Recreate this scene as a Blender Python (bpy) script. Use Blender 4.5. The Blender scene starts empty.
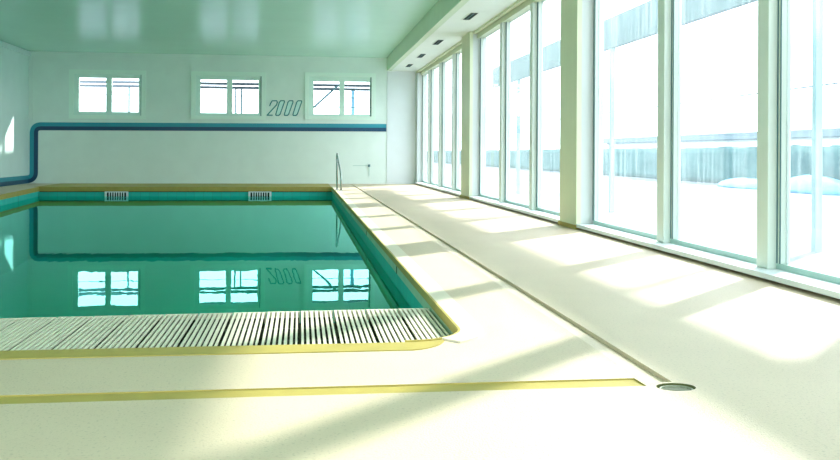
import bpy, bmesh, math, random
from mathutils import Vector, Matrix, noise
random.seed(7)
SC = bpy.context.scene
COL = SC.collection

# ------------------------------------------------------------------ helpers
def new_obj(name, bm, mats, parent=None, kind=None, smooth=False):
    me = bpy.data.meshes.new(name)
    bmesh.ops.recalc_face_normals(bm, faces=bm.faces[:])
    bm.to_mesh(me); bm.free()
    if smooth:
        for p in me.polygons: p.use_smooth = True
    for m in (mats if isinstance(mats, (list, tuple)) else [mats]): me.materials.append(m)
    o = bpy.data.objects.new(name, me); COL.objects.link(o)
    if parent is not None: o.parent = parent
    if kind: o['kind'] = kind
    return o

def tag(o, label, cat, group=None, kind=None):
    o['label'] = label; o['category'] = cat
    if group: o['group'] = group
    if kind: o['kind'] = kind
    return o

def empty(name, kind=None, loc=(0, 0, 0)):
    o = bpy.data.objects.new(name, None); COL.objects.link(o); o.location = loc
    o.empty_display_size = .1
    if kind: o['kind'] = kind
    return o

def box(bm, x0, x1, y0, y1, z0, z1, mi=0):
    v = [bm.verts.new((x, y, z)) for x in (x0, x1) for y in (y0, y1) for z in (z0, z1)]
    fs = []
    for idx in ((0, 1, 3, 2), (4, 6, 7, 5), (0, 4, 5, 1), (2, 3, 7, 6), (0, 2, 6, 4), (1, 5, 7, 3)):
        f = bm.faces.new([v[i] for i in idx]); f.material_index = mi; fs.append(f)
    return v

def bevel_all(bm, w, seg=2):
    bmesh.ops.bevel(bm, geom=bm.edges[:] + bm.verts[:], offset=w, segments=seg, profile=.6, affect='EDGES')

def bbox(name, dims, mat, parent=None, kind=None, bev=0):
    bm = bmesh.new(); box(bm, *dims)
    if bev: bevel_all(bm, bev)
    return new_obj(name, bm, mat, parent, kind)

def prism(bm, pts, z0, z1, mi=0):
    a = [bm.verts.new((x, y, z0)) for x, y in pts]; b = [bm.verts.new((x, y, z1)) for x, y in pts]
    n = len(pts)
    fs = [bm.faces.new(a[::-1]), bm.faces.new(b)]
    for i in range(n): fs.append(bm.faces.new((a[i], a[(i+1) % n], b[(i+1) % n], b[i])))
    for f in fs: f.material_index = mi

def tube(bm, pts, r, seg=10, closed=False):
    pts = [Vector(p) for p in pts]; n = len(pts); rings = []
    up = Vector((0, 0, 1)); prev = None
    for i in range(n):
        t = (pts[min(i+1, n-1)] - pts[max(i-1, 0)]).normalized()
        if prev is None:
            a = up if abs(t.dot(up)) < .95 else Vector((1, 0, 0))
            u = t.cross(a).normalized()
        else:
            u = (prev - t*prev.dot(t)).normalized()
        prev = u; w = t.cross(u)
        rings.append([bm.verts.new(pts[i] + r*(math.cos(2*math.pi*k/seg)*u + math.sin(2*math.pi*k/seg)*w)) for k in range(seg)])
    for i in range(n-1):
        for k in range(seg):
            bm.faces.new((rings[i][k], rings[i][(k+1) % seg], rings[i+1][(k+1) % seg], rings[i+1][k]))
    bm.faces.new(rings[0][::-1]); bm.faces.new(rings[-1])

def cyl(bm, c, r, z0, z1, seg=24, sx=1., sy=1.):
    pts = [(c[0]+r*sx*math.cos(2*math.pi*k/seg), c[1]+r*sy*math.sin(2*math.pi*k/seg)) for k in range(seg)]
    prism(bm, pts, z0, z1)

def boolean_cut(target, cutters):
    for c in cutters:
        m = target.modifiers.new('cut', 'BOOLEAN'); m.operation = 'DIFFERENCE'; m.object = c; m.solver = 'EXACT'
        m.material_mode = 'TRANSFER'
    dg = bpy.context.evaluated_depsgraph_get()
    me = bpy.data.meshes.new_from_object(target.evaluated_get(dg))
    target.modifiers.clear(); target.data = me
    for c in cutters: bpy.data.objects.remove(c, do_unlink=True)

def rounded(pts, r, seg=8):
    """round the interior corners of an open 2-D polyline"""
    out = [Vector(pts[0])]
    for i in range(1, len(pts)-1):
        p0, p, p1 = Vector(pts[i-1]), Vector(pts[i]), Vector(pts[i+1])
        a = p + (p0-p).normalized()*r; b = p + (p1-p).normalized()*r
        for k in range(seg+1):
            t = k/seg; out.append(a*(1-t)**2 + p*2*t*(1-t) + b*t*t)
    out.append(Vector(pts[-1]))
    return out

def offset2d(pts, d):
    res = []
    n = len(pts)
    for i in range(n):
        t = (pts[min(i+1, n-1)] - pts[max(i-1, 0)]).normalized()
        res.append(pts[i] + Vector((-t.y, t.x))*d)
    return res

# ------------------------------------------------------------------ materials
def mat(name, col, rough=.6, spec=.4, metal=0., var=.0, vscale=4., bump=0., bscale=60., speck=0., col2=None, stretch=(1, 1, 1)):
    m = bpy.data.materials.new(name); m.use_nodes = True
    nt = m.node_tree; N = nt.nodes; L = nt.links
    b = N['Principled BSDF']
    b.inputs['Roughness'].default_value = rough; b.inputs['Specular IOR Level'].default_value = spec
    b.inputs['Metallic'].default_value = metal
    tc = N.new('ShaderNodeTexCoord'); mp = N.new('ShaderNodeMapping'); mp.inputs['Scale'].default_value = stretch
    L.new(tc.outputs['Object'], mp.inputs['Vector'])
    c = (*col, 1); src = None
    if var or col2:
        nz = N.new('ShaderNodeTexNoise'); nz.inputs['Scale'].default_value = vscale; nz.inputs['Detail'].default_value = 5
        L.new(mp.outputs[0], nz.inputs['Vector'])
        rp = N.new('ShaderNodeValToRGB'); rp.color_ramp.elements[0].position = .3; rp.color_ramp.elements[1].position = .7
        c2 = col2 or tuple(x*(1-var) for x in col)
        rp.color_ramp.elements[0].color = (*c2, 1); rp.color_ramp.elements[1].color = c
        L.new(nz.outputs['Fac'], rp.inputs['Fac']); src = rp.outputs['Color']
    if speck:
        n2 = N.new('ShaderNodeTexNoise'); n2.inputs['Scale'].default_value = 95; n2.inputs['Detail'].default_value = 2
        L.new(tc.outputs['Object'], n2.inputs['Vector'])
        r2 = N.new('ShaderNodeValToRGB'); r2.color_ramp.elements[0].position = .28; r2.color_ramp.elements[1].position = .42
        r2.color_ramp.elements[0].color = (1-speck, 1-speck, 1-speck, 1); r2.color_ramp.elements[1].color = (1, 1, 1, 1)
        L.new(n2.outputs['Fac'], r2.inputs['Fac'])
        mx = N.new('ShaderNodeMix'); mx.data_type = 'RGBA'; mx.blend_type = 'MULTIPLY'; mx.inputs['Factor'].default_value = 1
        if src is not None: L.new(src, mx.inputs['A'])
        else: mx.inputs['A'].default_value = c
        L.new(r2.outputs['Color'], mx.inputs['B']); src = mx.outputs['Result']
    if src is not None: L.new(src, b.inputs['Base Color'])
    else: b.inputs['Base Color'].default_value = c
    if bump:
        n3 = N.new('ShaderNodeTexNoise'); n3.inputs['Scale'].default_value = bscale; n3.inputs['Detail'].default_value = 4
        L.new(tc.outputs['Object'], n3.inputs['Vector'])
        bp = N.new('ShaderNodeBump'); bp.inputs['Strength'].default_value = bump; bp.inputs['Distance'].default_value = .01
        L.new(n3.outputs['Fac'], bp.inputs['Height']); L.new(bp.outputs['Normal'], b.inputs['Normal'])
    return m

M = {}
M['floor'] = mat('floor_screed', (.65, .53, .385), .55, .3, var=.07, vscale=1.6, speck=.24, bump=.2, bscale=140)
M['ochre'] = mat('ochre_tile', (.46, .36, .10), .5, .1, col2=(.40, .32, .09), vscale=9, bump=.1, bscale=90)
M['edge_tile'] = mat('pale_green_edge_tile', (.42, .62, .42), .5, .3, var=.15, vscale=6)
M['coping'] = mat('coping_stone', (.76, .68, .54), .5, .4, var=.05, vscale=5)
M['wall'] = mat('mint_wall_paint', (.80, .90, .85), .55, .35, var=.05, vscale=2.5, bump=.22, bscale=22)
M['wall_left'] = mat('aqua_wall_paint', (.78, .93, .92), .5, .4, var=.05, vscale=2.0, bump=.15, bscale=14)
M['ceiling'] = mat('gloss_ceiling_paint', (.58, .87, .76), .24, .16, var=.04, vscale=1.2, bump=.12, bscale=9)
M['white'] = mat('white_paint', (.78, .83, .85), .5, .4, var=.03)
M['beam'] = mat('beam_paint', (.66, .76, .56), .5, .4, var=.05)
M['soffit'] = mat('soffit_board', (.84, .88, .80), .5, .35, var=.03, vscale=2)
M['column'] = mat('column_paint', (.70, .74, .52), .5, .4, var=.06, vscale=3)
M['reveal'] = mat('reveal_paint', (.62, .66, .64), .5, .4, var=.03)
M['mullion'] = mat('mullion_paint', (.66, .73, .66), .4, .45, var=.03, vscale=3)
M['rail'] = mat('frame_rail_metal', (.42, .60, .55), .4, .45)
M['gasket_and_shade'] = mat('dark_gasket_and_shade', (.08, .17, .19), .6, .3)
M['dark'] = mat('gap_shade_and_joint', (.035, .05, .03), .8, .2)  # dark joints, and gap shade put into the colour
M['drain'] = mat('dark_olive_drain', (.11, .12, .045), .8, .2)  # dark olive colour for the drain bowl and cup
M['vent'] = mat('vent_slot', (.02, .035, .03), .8, .2)
M['casing'] = mat('window_casing_paint', (.80, .95, .86), .4, .45)
M['sash'] = mat('sash_paint', (.72, .90, .82), .4, .45)
M['teal'] = mat('teal_band_paint', (.02, .30, .40), .4, .45)
M['navy'] = mat('navy_band_paint', (.002, .06, .14), .4, .45)
M['digit'] = mat('teal_lettering', (.03, .25, .26), .5, .4)
M['digit_fill'] = mat('pale_lettering_fill', (.66, .90, .86), .5, .4)
M['grate'] = mat('white_grate', (.82, .78, .62), .5, .4, var=.06, vscale=12)
M['steel'] = mat('stainless_steel', (.30, .36, .34), .2, .5, metal=1.)
M['steel_dull'] = mat('dull_steel', (.22, .24, .16), .5, .3)
M['canopy'] = mat('canopy_board', (.10, .18, .20), .6, .3, var=.25, vscale=3, stretch=(1, 4, 1))
M['post'] = mat('pale_post', (.30, .46, .50), .6, .3)
M['canopy_w'] = mat('grey_canopy_board', (.10, .12, .14), .6, .3)
M['ground'] = mat('terrace_paving', (.22, .25, .265), .8, .2, col2=(.06, .10, .13), vscale=.9, stretch=(1, .2, 1))
M['hedge'] = mat('hedge_leaves', (.085, .18, .17), .9, .1, col2=(.05, .13, .13), vscale=9, bump=.8, bscale=14)
M['roof'] = mat('grey_roof', (.12, .18, .20), .7, .3)
M['render'] = mat('white_render', (.85, .88, .88), .7, .3)
M['cable'] = mat('dark_cable', (.10, .14, .15), .6, .3)
M['tarp'] = mat('light_blue_tarpaulin', (.10, .38, .72), .4, .5, var=.2, vscale=3)
M['screen'] = mat('added_shade_fabric', (.45, .6, .62), .8, .2)
M['bluepost'] = mat('blue_post', (.25, .50, .68), .5, .4)

def tile_mat():
    m = bpy.data.materials.new('teal_pool_tile'); m.use_nodes = True
    nt = m.node_tree; N = nt.nodes; L = nt.links; b = N['Principled BSDF']
    tc = N.new('ShaderNodeTexCoord'); br = N.new('ShaderNodeTexBrick')
    br.offset = 0; br.inputs['Scale'].default_value = 1
    br.inputs['Brick Width'].default_value = .2; br.inputs['Row Height'].default_value = .2
    br.inputs['Mortar Size'].default_value = .006
    br.inputs['Color1'].default_value = (.03, .50, .44, 1); br.inputs['Color2'].default_value = (.04, .54, .47, 1)
    br.inputs['Mortar'].default_value = (.04, .42, .36, 1)
    L.new(tc.outputs['Object'], br.inputs['Vector']); L.new(br.outputs['Color'], b.inputs['Base Color'])
    b.inputs['Roughness'].default_value = .6; b.inputs['Specular IOR Level'].default_value = .15
    return m
M['tile'] = tile_mat()
M['pool_paint'] = mat('teal_pool_paint', (.003, .88, .62), .7, .1, var=.06, vscale=2)

def water_mat():
    m = bpy.data.materials.new('pool_water'); m.use_nodes = True
    nt = m.node_tree; N = nt.nodes; L = nt.links
    N.remove(N['Principled BSDF']); out = N['Material Output']
    gl = N.new('ShaderNodeBsdfGlossy'); gl.inputs['Roughness'].default_value = .0; gl.inputs['Color'].default_value = (.40, 1, .96, 1)
    tr = N.new('ShaderNodeBsdfTransparent'); tr.inputs['Color'].default_value = (.25, .97, .90, 1)
    fr = N.new('ShaderNodeFresnel'); fr.inputs['IOR'].default_value = 1.24
    mx = N.new('ShaderNodeMixShader')
    tc = N.new('ShaderNodeTexCoord'); mp = N.new('ShaderNodeMapping'); mp.inputs['Scale'].default_value = (1.3, .35, 1)
    nz = N.new('ShaderNodeTexNoise'); nz.inputs['Scale'].default_value = 5; nz.inputs['Detail'].default_value = 2
    bp = N.new('ShaderNodeBump'); bp.inputs['Strength'].default_value = .02; bp.inputs['Distance'].default_value = .02
    L.new(tc.outputs['Object'], mp.inputs['Vector']); L.new(mp.outputs[0], nz.inputs['Vector'])
    L.new(nz.outputs['Fac'], bp.inputs['Height']); L.new(bp.outputs['Normal'], gl.inputs['Normal'])
    L.new(fr.outputs[0], mx.inputs['Fac']); L.new(tr.outputs[0], mx.inputs[1]); L.new(gl.outputs[0], mx.inputs[2])
    L.new(mx.outputs[0], out.inputs['Surface'])
    return m
M['water'] = water_mat()

def glass_mat(name, dirt, base, tint=(.965, .99, .985, 1)):
    m = bpy.data.materials.new(name); m.use_nodes = True
    nt = m.node_tree; N = nt.nodes; L = nt.links
    N.remove(N['Principled BSDF']); out = N['Material Output']
    tr = N.new('ShaderNodeBsdfTransparent'); tr.inputs['Color'].default_value = tint
    tl = N.new('ShaderNodeBsdfTranslucent'); tl.inputs['Color'].default_value = (.82, .93, .95, 1)
    gl = N.new('ShaderNodeBsdfGlossy'); gl.inputs['Roughness'].default_value = .02
    fr = N.new('ShaderNodeFresnel'); fr.inputs['IOR'].default_value = 1.35
    tc = N.new('ShaderNodeTexCoord'); mp = N.new('ShaderNodeMapping'); mp.inputs['Scale'].default_value = (1, 9, .5)
    nz = N.new('ShaderNodeTexNoise'); nz.inputs['Scale'].default_value = 2.2; nz.inputs['Detail'].default_value = 6; nz.inputs['Roughness'].default_value = .7
    mr = N.new('ShaderNodeMapRange'); mr.inputs['From Min'].default_value = .45; mr.inputs['From Max'].default_value = .8
    mr.inputs['To Min'].default_value = base; mr.inputs['To Max'].default_value = base + dirt
    L.new(tc.outputs['Object'], mp.inputs['Vector']); L.new(mp.outputs[0], nz.inputs['Vector'])
    L.new(nz.outputs['Fac'], mr.inputs['Value'])
    m1 = N.new('ShaderNodeMixShader'); m2 = N.new('ShaderNodeMixShader')
    L.new(mr.outputs[0], m1.inputs['Fac']); L.new(tr.outputs[0], m1.inputs[1]); L.new(tl.outputs[0], m1.inputs[2])
    ge = N.new('ShaderNodeNewGeometry'); inv = N.new('ShaderNodeMath'); inv.operation = 'SUBTRACT'; inv.inputs[0].default_value = 1
    L.new(ge.outputs['Backfacing'], inv.inputs[1]); mu = N.new('ShaderNodeMath'); mu.operation = 'MULTIPLY'
    L.new(inv.outputs[0], mu.inputs[0]); L.new(fr.outputs[0], mu.inputs[1])
    L.new(mu.outputs[0], m2.inputs['Fac']); L.new(m1.outputs[0], m2.inputs[1]); L.new(gl.outputs[0], m2.inputs[2])
    L.new(m2.outputs[0], out.inputs['Surface'])
    return m
M['glass'] = glass_mat('streaked_glass', .13, .04)
M['glass_clear'] = glass_mat('clear_glass', .01, .003)

# ------------------------------------------------------------------ floor with pool, groove, gutter and drain cut out
XL, YB, ZC = -6.66, 23.6, 3.26
GX0, GX1, GY0 = 1.205, 1.30, 3.06
bm = bmesh.new(); box(bm, XL-.2, 3.2, -1.8, YB+.2, -.1, 0)
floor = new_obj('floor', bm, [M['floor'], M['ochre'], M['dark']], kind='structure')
R = .26; NY = 3.84
edge = [Vector((.72, 21.35)), Vector((.72, NY+R))]
for k in range(1, 9):
    a = math.pi/2*k/8
    edge.append(Vector((.72-R+R*math.cos(a), NY+R-R*math.sin(a))))
pool_pts = [tuple(p) for p in edge] + [(-5.0, NY), (-5.35, 16.5), (-5.80, 21.35)]
def cutter(build, m):
    b = bmesh.new(); build(b); return new_obj('cutter', b, m)
cuts = []
cuts.append(cutter(lambda b: prism(b, pool_pts, -.3, .2), M['ochre']))
def groove(b):
    prof = [(GX0, .05), (GX0, -.0005), (GX1-.012, -.016), (GX1, -.016), (GX1, .05)]
    n = len(prof); a = [b.verts.new((x, GY0+.02, z)) for x, z in prof]; c = [b.verts.new((x, YB-.3, z)) for x, z in prof]
    b.faces.new(a); b.faces.new(c[::-1])
    for i in range(n): b.faces.new((a[i], c[i], c[(i+1) % n], a[(i+1) % n]))
cuts.append(cutter(groove, M['floor']))
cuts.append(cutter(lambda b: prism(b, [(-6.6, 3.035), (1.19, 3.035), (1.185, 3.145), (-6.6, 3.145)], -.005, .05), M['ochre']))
cuts.append(cutter(lambda b: cyl(b, (1.285, 3.01), .068, -.022, .05, 28, 1.0, .8), M['drain']))
boolean_cut(floor, cuts)

# drain
dr = empty('floor_drain', loc=(0, 0, 0))
tag(dr, 'small round floor drain in a dark recess where the long groove meets the ochre gutter', 'drain')
bm = bmesh.new(); cyl(bm, (1.285, 3.01), .064, -.0215, -.017, 28, 1, .8); new_obj('drain_cup', bm, M['drain'], dr)
bm = bmesh.new()
for k in range(5):
    yy = 2.975 + k*.017
    hw = math.sqrt(max(0, .05**2 - ((yy-3.01)/.8)**2))
    box(bm, 1.285-hw, 1.285+hw, yy-.0035, yy+.0035, -.017, -.009)
new_obj('drain_grid', bm, M['steel_dull'], dr)
bm = bmesh.new()
tube(bm, [(1.285+.056*math.cos(a), 3.01+.044*math.sin(a), -.010) for a in [2*math.pi*k/32 for k in range(33)]], .005, 8)
new_obj('drain_ring', bm, M['steel_dull'], dr, smooth=True)

# coping strip along the right edge, rounding the near corner
def strip_mesh(bm, pts, z0, z1, w, inset=0., bev=.004):
    a = offset2d(pts, inset); b = offset2d(pts, inset + w)
    n = len(a)
    for i in range(n-1):
        q = [a[i], a[i+1], b[i+1], b[i]]
        lo = [bm.verts.new((p.x, p.y, z0)) for p in q]; hi = [bm.verts.new((p.x, p.y, z1)) for p in q]
        bm.faces.new(hi); bm.faces.new(lo[::-1])
        for k in range(4):
            if (k == 1 and i < n-2) or (k == 3 and i > 0): continue
            bm.faces.new((lo[k], lo[(k+1) % 4], hi[(k+1) % 4], hi[k]))
    bmesh.ops.remove_doubles(bm, verts=bm.verts[:], dist=1e-5)
cp = empty('pool_coping')
tag(cp, 'pale stone coping along the right pool edge, rounding the near corner', 'coping')
path = edge[:-3]
bm = bmesh.new(); strip_mesh(bm, path, 0, .008, .105); new_obj('coping_top', bm, M['coping'], cp)
path = edge + [Vector((.44, NY))]
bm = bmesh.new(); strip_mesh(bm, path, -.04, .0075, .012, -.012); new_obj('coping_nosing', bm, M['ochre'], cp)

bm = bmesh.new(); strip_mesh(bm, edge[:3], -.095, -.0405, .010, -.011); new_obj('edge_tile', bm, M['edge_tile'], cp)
for yy in (19.2, 16.1, 13.0, 9.9, 6.75):
    bbox('joint', (.7065, .7085, yy-.018, yy+.018, -.094, -.042), M['dark'], cp)
# ochre surround tiles (near and far end)
cxr, cyr = .72-R, NY+R
op = [(XL+.05, NY-.012), (XL+.05, 3.68), (cxr, 3.68)]
for k in range(1, 8):
    a = math.radians(4.6*k); rr = R+.16-.135*(k/7)**1.3
    op.append((cxr+rr*math.sin(a), cyr-rr*math.cos(a)))
for k in range(7, -1, -1):
    a = math.radians(4.6*k); op.append((cxr+(R+.0125)*math.sin(a), cyr-(R+.012)*math.cos(a)))
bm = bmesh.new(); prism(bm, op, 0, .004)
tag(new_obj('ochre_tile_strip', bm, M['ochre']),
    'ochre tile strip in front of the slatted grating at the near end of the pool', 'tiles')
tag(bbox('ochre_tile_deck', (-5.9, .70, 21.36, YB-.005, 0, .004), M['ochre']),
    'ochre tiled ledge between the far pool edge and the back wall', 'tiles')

# ------------------------------------------------------------------ pool basin and water
pool = empty('swimming_pool')
tag(pool, 'long indoor swimming pool lined with teal tiles', 'swimming pool')
bm = bmesh.new()
ctr = Vector((-2, 12))
def ring(pts, z, g=0.):
    out = []
    for p in pts:
        v = Vector(p); d = (v-ctr); out.append(bm.verts.new((v.x + math.copysign(g, d.x), v.y + math.copysign(g, d.y), z)))
    return out
r0 = ring(pool_pts, -.36, .001); r1 = ring(pool_pts, -1.5, .001); r2 = ring(pool_pts, -.36, .15); r3 = ring(pool_pts, -1.65, .15)
n = len(pool_pts)
for i in range(n):
    j = (i+1) % n
    bm.faces.new((r0[i], r0[j], r1[j], r1[i])); bm.faces.new((r2[i], r3[i], r3[j], r2[j])); bm.faces.new((r0[i], r2[i], r2[j], r0[j]))
bm.faces.new(r1); bm.faces.new(r3[::-1])
new_obj('basin', bm, M['pool_paint'], pool)
bm = bmesh.new()
r0 = ring(pool_pts, -.1005, .001); r1 = ring(pool_pts, -.3595, .001); r2 = ring(pool_pts, -.1005, .15); r3 = ring(pool_pts, -.3595, .15)
for i in range(n):
    j = (i+1) % n
    bm.faces.new((r0[i], r0[j], r1[j], r1[i])); bm.faces.new((r2[i], r3[i], r3[j], r2[j])); bm.faces.new((r0[i], r2[i], r2[j], r0[j])); bm.faces.new((r1[i], r1[j], r3[j], r3[i]))
new_obj('tile_band', bm, M['tile'], pool)
# ledge carrying the grating, dark to stand in for shade between slats
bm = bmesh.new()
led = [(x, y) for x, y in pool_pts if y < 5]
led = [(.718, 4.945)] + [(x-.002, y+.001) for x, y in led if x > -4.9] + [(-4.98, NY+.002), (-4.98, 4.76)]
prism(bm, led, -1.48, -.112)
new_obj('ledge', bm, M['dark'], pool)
bm = bmesh.new(); prism(bm, [(-4.98, 4.765), (.716, 4.95), (.716, 4.97), (-4.98, 4.785)], -1.48, -.111)
new_obj('ledge_face', bm, M['tile'], pool)
bbox('tile_nosing', (-5.78, .718, 21.335, 21.348, -.115, -.098), M['dark'], pool)

bm = bmesh.new()
wp = [(.715, 21.34), (.715, 4.972), (-5.03, 4.79), (-5.345, 16.5), (-5.79, 21.34)]
f = bm.faces.new([bm.verts.new((x, y, -.21)) for x, y in wp])
tag(new_obj('pool_water', bm, M['water']), 'still teal water filling the pool, mirroring the back wall', 'water', kind='stuff')

# ------------------------------------------------------------------ slatted grating panels
ordn = ['against the rounded pool corner', 'second from the rounded pool corner', 'third from the rounded pool corner', 'fourth from the rounded pool corner',
        'fifth from the rounded pool corner', 'sixth from the rounded pool corner', 'seventh from the rounded pool corner', 'eighth from the rounded pool corner',
        'ninth from the rounded pool corner', 'tenth from the rounded pool corner', 'eleventh from the rounded pool corner', 'twelfth from the rounded pool corner', 'thirteenth from the rounded pool corner']
PW, NS = .176, 7
def near_y(x):
    if x <= .72-R: return NY+.006
    return NY+R-math.sqrt(max(0, R*R-(x-(.72-R))**2)) + .012
for k in range(13):
    x1 = .704 - k*PW; x0 = x1 - PW
    g = empty('grating_panel', loc=(x0, 4.46, -.11)); 
    tag(g, 'white slatted overflow grating panel at the pool edge, ' + ordn[k], 'grating', 'slatted grating panels along the near pool edge')
    pitch = PW/NS; yf = 4.925 + .045*(x0+.3)
    bm = bmesh.new()
    for s in range(NS):
        a = x0 + pitch*s + (.004 if s else .006); b = x0 + pitch*(s+1) - .0075 - (.004 if s == NS-1 else 0)
        y0 = near_y((a+b)/2)
        box(bm, a-x0, b-x0, y0-4.46, yf-4.46, .051, .06)
    new_obj('slats', bm, M['grate'], g)
    for nm, ya, yb in (('end_rail', yf, yf+.013),):
        bbox(nm, (.003, PW-.002, ya-4.46, yb-4.46, .0, .06), M['grate'], g)
    for yy in (4.2, 4.5, 4.8): bbox('cross_bar', (.006, PW-.006, yy-4.46-.008, yy-4.46+.008, .0, .0505), M['dark'], g)

# ------------------------------------------------------------------ overflow grilles in the far pool wall
for xa, xb, lab in ((-4.37, -3.86, 'white barred overflow grille in the far pool wall, below the leftmost window'),
                    (-1.19, -.67, 'white barred overflow grille in the far pool wall, below the number and middle window')):
    g = empty('overflow_grille', loc=(xa, 21.325, -.21)); tag(g, lab, 'grille', 'overflow grilles in the far pool wall')
    w = xb-xa; bm = bmesh.new()
    box(bm, 0, .045, -.02, .008, -.03, .108); box(bm, w-.045, w, -.02, .008, -.03, .108)
    box(bm, .045, w-.045, -.02, .008, .088, .108); box(bm, .045, w-.045, -.02, .008, -.03, -.015)
    new_obj('frame', bm, M['white'], g)
    bbox('back_plate', (.045, w-.045, -.004, .006, -.015, .088), M['vent'], g)
    bm = bmesh.new()
    for i in range(7):
        c = .045 + (w-.09)*(i+1)/8
        box(bm, c-.011, c+.011, -.016, -.004, -.015, .088)
    new_obj('bars', bm, M['white'], g)

# ------------------------------------------------------------------ ladder hand rail
g = empty('ladder_handrail', loc=(.8, 19.5, 0))
tag(g, 'thin stainless steel hand rail standing on the deck at the far right pool edge', 'handrail')
def arc_pts(p0, p1, p2, n=10):
    p0, p1, p2 = Vector(p0), Vector(p1), Vector(p2)
    return [p0*(1-t)**2 + p1*2*t*(1-t) + p2*t*t for t in [i/n for i in range(n+1)]]
pts = [(-.03, .15, .02), (-.035, .15, .62)] + arc_pts((-.04, .15, .70), (-.045, .14, .86), (-.02, .04, .70)) + \
      arc_pts((-.01, -.02, .60), (.030, -.2, .42), (.036, -.25, .25)) + [(.038, -.25, .01)]
bm = bmesh.new(); tube(bm, pts, .017, 12); new_obj('rail', bm, M['steel'], g, smooth=True)
for x, y in ((-.03, .15), (.038, -.25)):
    bm = bmesh.new(); cyl(bm, (x, y), .036, .0085 if x < 0 else .0005, .022, 20); new_obj('flange', bm, M['steel'], g)

# ------------------------------------------------------------------ walls, ceiling, beam
def wall_box(name, dims, m, holes=()):
    o = bbox(name, dims, m, kind='structure')
    if holes:
        boolean_cut(o, [bbox('cutter', (a, b, YB-.1, YB+.4, z0, z1), m) for a, b, z0, z1 in holes])
    return o
WINS = [(-5.70, -3.855, 1.61, 2.825), (-2.75, -.895, 1.63, 2.83), (.09, 1.905, 1.65, 2.85)]
wall_box('wall_back', (XL-.2, 3.2, YB, YB+.2, -.1, 3.4), M['wall'], [(a+.10, b-.10, z0+.08, z1-.09) for a, b, z0, z1 in WINS])
wall_box('wall_left', (XL-.2, XL, -1.8, YB, 0, 3.4), M['wall_left'])
wf = bbox('wall_front', (XL, 3.2, -1.8, -1.6, 0, 3.4), M['wall'], kind='structure')
FILL_WIN = [(-6.2, -3.3), (-3.1, -.2), (0.0, 2.8)]  # unseen windows added in the front wall for fill light
boolean_cut(wf, [bbox('cutter', (a, b, -2.0, -1.4, .25, 2.95), M['wall']) for a, b in FILL_WIN])
for i, (a, b) in enumerate(FILL_WIN):
    w = empty('window_%d' % (i+8), 'structure')
    for u, v, z0, z1 in ((a, a+.06, .25, 2.95), (b-.06, b, .25, 2.95), (a+.06, b-.06, .25, .31), (a+.06, b-.06, 2.89, 2.95), ((a+b)/2-.03, (a+b)/2+.03, .31, 2.89)):
        bbox('window_frame', (u, v, -1.75, -1.65, z0, z1), M['mullion'], w)
    bbox('glass_pane', (a+.06, (a+b)/2-.03, -1.704, -1.696, .31, 2.89), M['glass_clear'], w)
    bbox('glass_pane', ((a+b)/2+.03, b-.06, -1.704, -1.696, .31, 2.89), M['glass_clear'], w)
bbox('ceiling', (XL, 3.2, -1.6, YB, ZC, 3.4), M['ceiling'], kind='structure')
# cornice on the left wall, corner batten
bbox('trim_1', (XL, XL+.05, -1.6, YB, 3.13, 3.235), M['wall_left'], kind='structure', bev=.006)
bbox('trim_2', (XL, XL+.10, YB-.03, YB, 1.56, 3.13), M['wall'], kind='structure', bev=.01)
# dropped soffit over the glazing
bbox('trim_3', (2.19, 2.30, -1.6, YB, 2.92, ZC), M['beam'], kind='structure')
bm = bmesh.new(); ys = [-1.6]
y = -.62
while y < YB-.5: ys.append(y); y += 1.28
ys.append(YB)
for a, b in zip(ys[:-1], ys[1:]):
    box(bm, 2.30, 2.96, a+.004, b-.004, 2.92, 2.95)
new_obj('trim_4', bm, M['soffit'], kind='structure')
bbox('trim_5', (2.30, 3.05, -1.6, YB, 2.955, 2.99), M['dark'], kind='structure')
bbox('trim_6', (2.96, 3.02, -1.6, YB, 2.88, 2.94), M['column'], kind='structure')
# white end panel of the glazed bay
bbox('trim_7', (2.20, 2.93, YB-.02, YB, 0, 2.92), M['white'], kind='structure')
bbox('trim_8', (2.95, 3.2, YB-.35, YB, .06, 2.86), M['reveal'], kind='structure')

for y0, y1, lab in ((13.58, 14.28, 'black slot vent in the lowered ceiling above the windows, largest and nearest'),
                    (16.93, 17.66, 'black slot vent in the lowered ceiling, second nearest, just beyond the far pillar'),
                    (19.38, 20.12, 'black slot vent in the lowered ceiling, second from the back wall'),
                    (21.65, 22.35, 'black slot vent in the lowered ceiling, smallest and closest to the back wall')):
    g = empty('ceiling_vent', loc=(2.58, (y0+y1)/2, 2.92)); tag(g, lab, 'vent', 'slot vents in the lowered ceiling')
    h = (y1-y0)/2
    bm = bmesh.new(); box(bm, -.06, .06, -h, h, -.004, 0); new_obj('slot', bm, M['vent'], g)
    bm = bmesh.new()
    for s in (-1, 1):
        box(bm, s*.065-.006, s*.065+.006, -h-.01, h+.01, -.008, 0)
    new_obj('vent_frame', bm, M['soffit'], g)
    bm = bmesh.new(); box(bm, -.004, .004, -h, h, -.010, -.004); new_obj('vane', bm, M['gasket_and_shade'], g)

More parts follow.
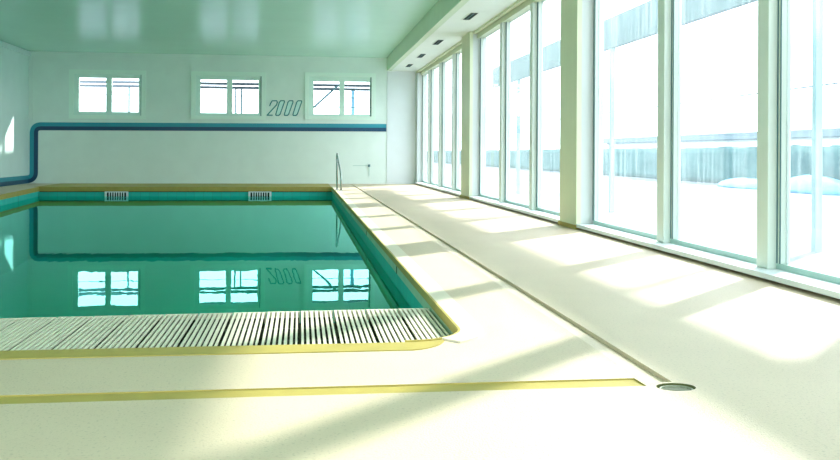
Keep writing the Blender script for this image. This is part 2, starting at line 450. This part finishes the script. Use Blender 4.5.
# ------------------------------------------------------------------ glazed right wall
wr = empty('wall_right', 'structure')
bbox('spandrel', (3.05, 3.2, -1.6, YB-.001, 2.82, ZC), M['column'], wr)
bbox('shadow_gap_board', (3.02, 3.2, -1.6, YB-.001, 0, .02), M['dark'], wr)  # dark colour paints in the shadow gap under the sill
PIL = [(-1.6, -1.25), (3.2, 3.85), (9.42, 10.05), (15.65, 16.48)]
for a, b in PIL:
    p = empty('pillar'); p.parent = wr
    bbox('pillar_face', (2.90, 2.955, a, b, 0, 2.92), M['column'], p, bev=.004)  # olive of the shaded room face is put into the paint
    bbox('pillar_side', (2.956, 3.2, a+.012, b-.012, .02, 2.90), M['reveal'], p)  # neutral tone of the window-lit side put into the colour
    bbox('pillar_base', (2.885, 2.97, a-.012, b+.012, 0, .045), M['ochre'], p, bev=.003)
BAYS = [(-1.25, 3.2), (3.85, 9.42), (10.05, 15.65), (16.48, 23.25)]
MUL = [[.2, 1.7], [5.70, 7.43], [11.85, 13.72], [18.2, 20.0, 21.75]]
num = 4
for (y0, y1), ms in zip(BAYS, MUL):
    w = empty('window_%d' % num, 'structure'); num += 1
    # sill
    bm = bmesh.new(); box(bm, 2.90, 3.16, y0, y1, .02, .056); bevel_all(bm, .004)
    new_obj('window_sill', bm, M['white'], w)
    bbox('bottom_rail', (3.09, 3.15, y0, y1, .0562, .095), M['rail'], w)
    bbox('head_rail', (3.03, 3.15, y0, y1, 2.80, 2.88), M['column'], w)
    ends = [y0] + ms + [y1]
    for my in ms:
        bm = bmesh.new(); box(bm, 3.02, 3.085, my-.075, my+.075, .0562, 2.80); bevel_all(bm, .008)
        new_obj('mullion', bm, M['mullion'], w)
    # dark edge gaskets and slim stiles of every pane
    for i, (a, b) in enumerate(zip(ends[:-1], ends[1:])):
        a2 = a + (.075 if i else .0); b2 = b - (.075 if i < len(ends)-2 else 0)
        bm = bmesh.new(); box(bm, 3.085, 3.15, b2-.05, b2, .095, 2.80); box(bm, 3.085, 3.15, a2, a2+.03, .095, 2.80)
        new_obj('stile', bm, M['mullion'], w)
        bm = bmesh.new()
        box(bm, 3.079, 3.0845, b2-.012, b2-.003, .095, 2.80); box(bm, 3.079, 3.0845, b2-.050, b2-.041, .095, 2.80)
        new_obj('gasket_and_shade', bm, M['gasket_and_shade'], w)
        bbox('glass_pane', (3.118, 3.124, a2+.03, b2-.05, .095, 2.80), M['glass'], w)

# ------------------------------------------------------------------ back wall windows
for i, (a, b, z0, z1) in enumerate(WINS):
    w = empty('window_%d' % (i+1), 'structure')
    def frame(bm, a, b, z0, z1, wl, wr_, wb, wt, y0, y1):
        box(bm, a, a+wl, y0, y1, z0, z1); box(bm, b-wr_, b, y0, y1, z0, z1)
        box(bm, a+wl, b-wr_, y0, y1, z0, z0+wb); box(bm, a+wl, b-wr_, y0, y1, z1-wt, z1)
    bm = bmesh.new(); frame(bm, a, b, z0, z1, .11, .11, .09, .10, YB-.045, YB+.001)
    new_obj('window_casing', bm, M['casing'], w)
    a2, b2, zz0, zz1 = a+.10, b-.10, z0+.08, z1-.09
    pa, pb = a + .225, a + .225 + .652; pc, pd = a + 1.015, a+1.015+.648
    pz0, pz1 = 1.79, 2.63
    bm = bmesh.new(); y0, y1 = YB+.03, YB+.08
    box(bm, a2, pa, y0, y1, zz0, zz1); box(bm, pb, pc, y0-.02, y1, zz0, zz1); box(bm, pd, b2-.035, y0, y1, zz0, zz1)
    for u, v in ((pa, pb), (pc, pd)):
        box(bm, u, v, y0, y1, zz0, pz0); box(bm, u, v, y0, y1, pz1, zz1)
    new_obj('sash', bm, M['sash'], w)
    bbox('gasket_and_shade', (b2-.035, b2, YB+.03, YB+.09, zz0, zz1), M['gasket_and_shade'], w)  # dark strip painting the shadow line beside the recessed sash
    for u, v in ((pa, pb), (pc, pd)):
        bbox('glass_pane', (u, v, YB+.05, YB+.058, pz0, pz1), M['glass_clear'], w)

# ------------------------------------------------------------------ two-tone band running round the corner
XC = XL; LB = 21.0
# unfolded coordinate s: s > XL on the back wall, s < XL along the left wall
def ribbon(name, d0, d1, m, parent, th=.012):
    raw = [(2.188, 1.452), (-6.53, 1.412), (-6.53, .105), (-6.66-24, .05)]
    c = rounded(raw, .17, 10)
    a = offset2d(c, d0); b = offset2d(c, d1)
    # resample where the ribbon passes the corner so it folds there
    bm = bmesh.new()
    def fold(p, lift):
        if p.x > XL + lift: return (p.x, YB-lift, p.y)
        if p.x > XL: return (XL+lift, YB-lift, p.y)
        return (XL+lift, YB-(XL-p.x)-lift*0, p.y)
    n = len(a); prev = None
    for i in range(n):
        cur = [bm.verts.new(fold(a[i], th)), bm.verts.new(fold(b[i], th)), bm.verts.new(fold(a[i], .0005)), bm.verts.new(fold(b[i], .0005))]
        if prev:
            bm.faces.new((prev[0], prev[1], cur[1], cur[0])); bm.faces.new((prev[2], cur[2], cur[3], prev[3]))
            bm.faces.new((prev[0], cur[0], cur[2], prev[2])); bm.faces.new((prev[1], prev[3], cur[3], cur[1]))
        else: bm.faces.new((cur[0], cur[2], cur[3], cur[1]))
        prev = cur
    bm.faces.new((prev[0], prev[1], prev[3], prev[2]))
    return new_obj(name, bm, m, parent)
band = empty('wall_band')
tag(band, 'teal and navy band along the back wall, stepping down at the left corner', 'wall band')
ribbon('teal_stripe', 0.0, -.098, M['teal'], band)
ribbon('navy_stripe', 0.0, .098, M['navy'], band)

# ------------------------------------------------------------------ the number 2000
num_t = empty('wall_number')
tag(num_t, 'slanted teal outlined number 2000 on the back wall between two windows', 'number')
def stroke(pts, closed, w, m, name, parent, y0, y1, r=0):
    P = [Vector(p) for p in pts]; bm = bmesh.new(); n = len(P)
    for i in range(n if closed else n-1):
        p, q = P[i], P[(i+1) % n]; t = (q-p).normalized(); nn = Vector((-t.y, t.x))*w/2
        p2 = p - t*w*.35; q2 = q + t*w*.35
        quad = [p2+nn, p2-nn, q2-nn, q2+nn]
        lo = [bm.verts.new((v.x, y1, v.y)) for v in quad]; hi = [bm.verts.new((v.x, y0, v.y)) for v in quad]
        bm.faces.new(hi); bm.faces.new(lo[::-1])
        for k in range(4): bm.faces.new((lo[k], lo[(k+1) % 4], hi[(k+1) % 4], hi[k]))
    return new_obj(name, bm, m, parent)
d2 = [(-.795, 1.99), (-.772, 2.05), (-.735, 2.112), (-.625, 2.116), (-.605, 2.08), (-.625, 2.01), (-.86, 1.745), (-.73, 1.745)]
stroke(d2, False, .028, M['digit'], 'digit', num_t, YB-.008, YB-.0005)
for bl, brr, tr_, tl in (((-.651, 1.742), (-.515, 1.742), (-.385, 2.118), (-.543, 2.118)), ((-.434, 1.744), (-.298, 1.744), (-.168, 2.120), (-.326, 2.120)),
                       ((-.218, 1.746), (-.080, 1.746), (.050, 2.122), (-.105, 2.122))):
    def lerp(p, q, t): return (p[0]+(q[0]-p[0])*t, p[1]+(q[1]-p[1])*t)
    brr = (brr[0]-.03, brr[1]); tr_ = (tr_[0]-.03, tr_[1]); pts = [lerp(bl, brr, .15), lerp(bl, brr, .8), lerp(brr, tr_, .1), lerp(brr, tr_, .92), lerp(tr_, tl, .15), lerp(tr_, tl, .8), lerp(tl, bl, .1), lerp(tl, bl, .92)]
    d = stroke(pts, True, .026, M['digit'], 'digit', num_t, YB-.008, YB-.0005)
    bm = bmesh.new(); lo = [bm.verts.new((x, YB-.0004, z)) for x, z in pts]; hi = [bm.verts.new((x, YB-.004, z)) for x, z in pts]
    bm.faces.new(lo); bm.faces.new(hi[::-1])
    for i in range(8): bm.faces.new((lo[i], lo[(i+1) % 8], hi[(i+1) % 8], hi[i]))
    new_obj('digit_fill', bm, M['digit_fill'], d)

# small wall fitting right of the hand rail
g = empty('wall_hook', loc=(1.745, YB, .47)); tag(g, 'small dark fitting on the back wall right of the hand rail', 'wall fitting')
bm = bmesh.new(); cyl(bm, (0, -.03), .03, -.03, .03, 14); new_obj('knob', bm, M['gasket_and_shade'], g)
bbox('arm', (-.42, -.01, -.02, -.008, -.006, .006), M['rail'], g)
bbox('drop_pipe', (-.006, .006, -.02, -.008, -.27, -.03), M['rail'], g)

# ------------------------------------------------------------------ outdoors
def ground(name, dims):
    return bbox(name, dims, M['ground'], kind='structure')
GZ = -.12
ground('terrace_floor', (3.2, 220, -60, 240, GZ-.1, GZ))
ground('terrace_floor_back', (-120, 3.2, YB+.2, 240, GZ-.1, GZ))

cn = empty('terrace_canopy'); tag(cn, 'long blue-grey fascia beam on slim posts outside the tall windows', 'canopy')
bbox('fascia', (4.85, 4.93, -3, 23.0, 2.48, 2.965), M['canopy'], cn)
for yy in (2.1, 8.18, 14.0, 20.3):
    bbox('post', (4.855, 4.925, yy-.035, yy+.035, GZ, 2.48), M['post'], cn)
sc_ = empty('added_shade_screen'); tag(sc_, 'unseen screen added under the canopy beam to shade the near floor', 'screen')  # unseen blocker added to cast shade on the near right floor
bbox('shade_panel', (4.80, 4.84, -3, 6.3, .0, 2.45), M['screen'], sc_)
bbox('shade_foot', (4.72, 4.84, -3, 6.3, GZ, .0), M['screen'], sc_)

# hedge
def hedge(x0, x1, y0, y1, z1):
    bm = bmesh.new(); nx, ny, nz = 3, int((y1-y0)/.35), 6
    def P(i, j, k):
        x = x0+(x1-x0)*i/nx; y = y0+(y1-y0)*j/ny; z = GZ+(z1-GZ)*k/nz
        v = Vector((x, y, z)); d = noise.noise(v*1.1)*.10 + noise.noise(v*6)*.10
        return v + Vector((-d if i == 0 else (d if i == nx else 0), 0, d*.7 if k == nz else 0))
    grid = {}
    def V(i, j, k):
        if (i, j, k) not in grid: grid[(i, j, k)] = bm.verts.new(P(i, j, k))
        return grid[(i, j, k)]
    for j in range(ny):
        for k in range(nz):
            bm.faces.new((V(0, j, k), V(0, j+1, k), V(0, j+1, k+1), V(0, j, k+1)))
            bm.faces.new((V(nx, j, k), V(nx, j, k+1), V(nx, j+1, k+1), V(nx, j+1, k)))
        for i in range(nx):
            bm.faces.new((V(i, j, nz), V(i+1, j, nz), V(i+1, j+1, nz), V(i, j+1, nz)))
            bm.faces.new((V(i, j, 0), V(i, j+1, 0), V(i+1, j+1, 0), V(i+1, j, 0)))
    for jj in (0, ny):
        for i in range(nx):
            for k in range(nz):
                bm.faces.new((V(i, jj, k), V(i+1, jj, k), V(i+1, jj, k+1), V(i, jj, k+1)))
    return new_obj('hedge', bm, M['hedge'], smooth=True)
tag(hedge(13.3, 14.5, 5, 130, 1.02), 'long clipped green hedge beyond the white terrace', 'hedge')

ob = empty('outbuilding'); tag(ob, 'long white outbuilding with a low grey roof behind the hedge', 'building')
bbox('wall', (24, 30, 38, 70, GZ, 1.62), M['render'], ob)
bm = bmesh.new()
pr = [(23.6, 1.25), (30.4, 1.25), (30.4, 1.75), (23.6, 1.75)]
box(bm, 23.6, 30.4, 37.5, 70.5, 1.62, 2.03); bevel_all(bm, .05, 1); new_obj('roof', bm, M['roof'], ob)

bm = bmesh.new(); tube(bm, [(12.2, 12+i*3, 2.46 + .0*math.sin(i)) for i in range(13)], .02, 6)
cb = empty('overhead_cable'); tag(cb, 'thin dark cable strung level above the terrace between two poles', 'cable')
new_obj('cable', bm, M['cable'], cb)
for yy in (12, 48):
    bm = bmesh.new(); tube(bm, [(12.2, yy, GZ), (12.2, yy, 2.6)], .04, 10); new_obj('pole', bm, M['cable'], cb)

def mound(cx, cy, rx, ry, h):
    bm = bmesh.new(); n1, n2 = 24, 8; rings = []
    for j in range(n2):
        t = j/n2*math.pi/2
        rings.append([bm.verts.new((rx*math.cos(t)*math.cos(a)*(1+.12*noise.noise(Vector((a, t, 2)))), ry*math.cos(t)*math.sin(a),
                                    h*math.sin(t)*(1+.15*noise.noise(Vector((math.cos(a)*2, math.sin(a)*2, t)))))) for a in [2*math.pi*i/n1 for i in range(n1)]])
    top = bm.verts.new((0, 0, h))
    for j in range(n2-1):
        for i in range(n1): bm.faces.new((rings[j][i], rings[j][(i+1) % n1], rings[j+1][(i+1) % n1], rings[j+1][i]))
    for i in range(n1): bm.faces.new((rings[-1][i], rings[-1][(i+1) % n1], top))
    bm.faces.new(rings[0][::-1])
    o = new_obj('tarpaulin_heap', bm, M['tarp'], smooth=True); o.location = (cx, cy, GZ); return o
tag(mound(12.4, 20.9, .5, 1.5, .42), 'taller light blue tarpaulin heap by the hedge, at the right edge of the view', 'tarpaulin')
tag(mound(12.4, 24.2, .5, 1.6, .27), 'low flat light blue tarpaulin heap by the hedge', 'tarpaulin')

# canopy behind the back wall
bc = empty('rear_canopy'); tag(bc, 'grey double-beamed canopy with posts and a diagonal brace outside the small windows', 'canopy')
bbox('upper_beam', (-9, 3.0, 26.2, 26.3, 2.685, 2.76), M['canopy_w'], bc)
bbox('lower_beam', (-9, 3.0, 26.24, 26.32, 2.58, 2.655), M['canopy_w'], bc)
bbox('added_sun_board', (-3.9, 3.0, 24.0, 26.35, 3.02, 3.06), M['canopy_w'], bc)  # unseen board added to keep sun out of the middle and right windows
for x in (-4.74, -1.83, -1.67):
    bbox('post', (x-.022, x+.022, 26.2, 26.25, GZ, 2.58), M['gasket_and_shade'], bc)
bbox('post', (1.467-.05, 1.467+.05, 26.2, 26.28, GZ, 2.58), M['bluepost'], bc)
for x in (-8.9, 2.9): bbox('post', (x-.05, x+.05, 26.2, 26.28, GZ, 3.02), M['canopy_w'], bc)
bm = bmesh.new(); tube(bm, [(.25, 26.2, 1.99), (1.037, 26.2, 2.72)], .03, 8); new_obj('brace', bm, M['gasket_and_shade'], bc)
bm = bmesh.new(); tube(bm, [(-9, 26.2, 2.37), (3.0, 26.2, 2.37)], .008, 6); new_obj('wire', bm, M['gasket_and_shade'], bc)
bm = bmesh.new(); tube(bm, [(.25, 26.2, 2.10), (2.9, 26.2, 2.10)], .012, 6); new_obj('wire', bm, M['gasket_and_shade'], bc)

# ------------------------------------------------------------------ light
w = bpy.data.worlds.new('sky'); SC.world = w; w.use_nodes = True
bg = w.node_tree.nodes['Background']; bg.inputs['Color'].default_value = (.94, 1.0, 1.12, 1); bg.inputs['Strength'].default_value = 4.2
sl = bpy.data.lights.new('sun', 'SUN'); sl.energy = 8.6; sl.angle = math.radians(1.9); sl.color = (1, .98, .93)
so = bpy.data.objects.new('sun', sl); COL.objects.link(so); so.location = (30, 30, 25)
so.rotation_euler = Vector((-1, -1.02, -.82)).to_track_quat('-Z', 'Y').to_euler()
def portal(name, loc, rot, sx, sy):
    l = bpy.data.lights.new(name, 'AREA'); l.shape = 'RECTANGLE'; l.size = sx; l.size_y = sy; l.energy = 1
    l.cycles.is_portal = True
    o = bpy.data.objects.new(name, l); COL.objects.link(o); o.location = loc; o.rotation_euler = rot
for (y0, y1) in BAYS:
    portal('window_portal', (3.16, (y0+y1)/2, 1.45), (0, math.radians(90), 0), 2.7, y1-y0)
for a, b, z0, z1 in WINS:
    portal('window_portal', ((a+b)/2, YB+.15, (z0+z1)/2), (math.radians(-90), 0, 0), b-a-.2, z1-z0-.2)

for a, b in FILL_WIN:
    portal('window_portal', ((a+b)/2, -1.72, 1.6), (math.radians(90), 0, 0), b-a-.1, 2.6)

# ------------------------------------------------------------------ camera
f = 915.; psi = math.atan(119/f)
cd = bpy.data.cameras.new('camera'); cd.sensor_width = 36; cd.lens = f/840*36
cd.shift_y = -(230-153.15)/840; cd.clip_start = .05; cd.clip_end = 600
cam = bpy.data.objects.new('camera', cd); COL.objects.link(cam)
cam.matrix_world = Matrix.Translation((0, 0, .8)) @ Matrix.Rotation(-psi, 4, 'Z') @ Matrix.Rotation(math.radians(90), 4, 'X') @ Matrix.Rotation(.0055, 4, 'Z')
SC.camera = cam

SC.view_settings.view_transform = 'Standard'; SC.view_settings.look = 'None'
SC.view_settings.gamma = 1; SC.view_settings.exposure = .33; SC.view_settings.use_curve_mapping = False
SC.cycles.use_denoising = True
SC.cycles.max_bounces = 14; SC.cycles.diffuse_bounces = 8; SC.cycles.transparent_max_bounces = 24; SC.cycles.glossy_bounces = 6
SC.cycles.sample_clamp_indirect = 6; SC.cycles.caustics_reflective = False
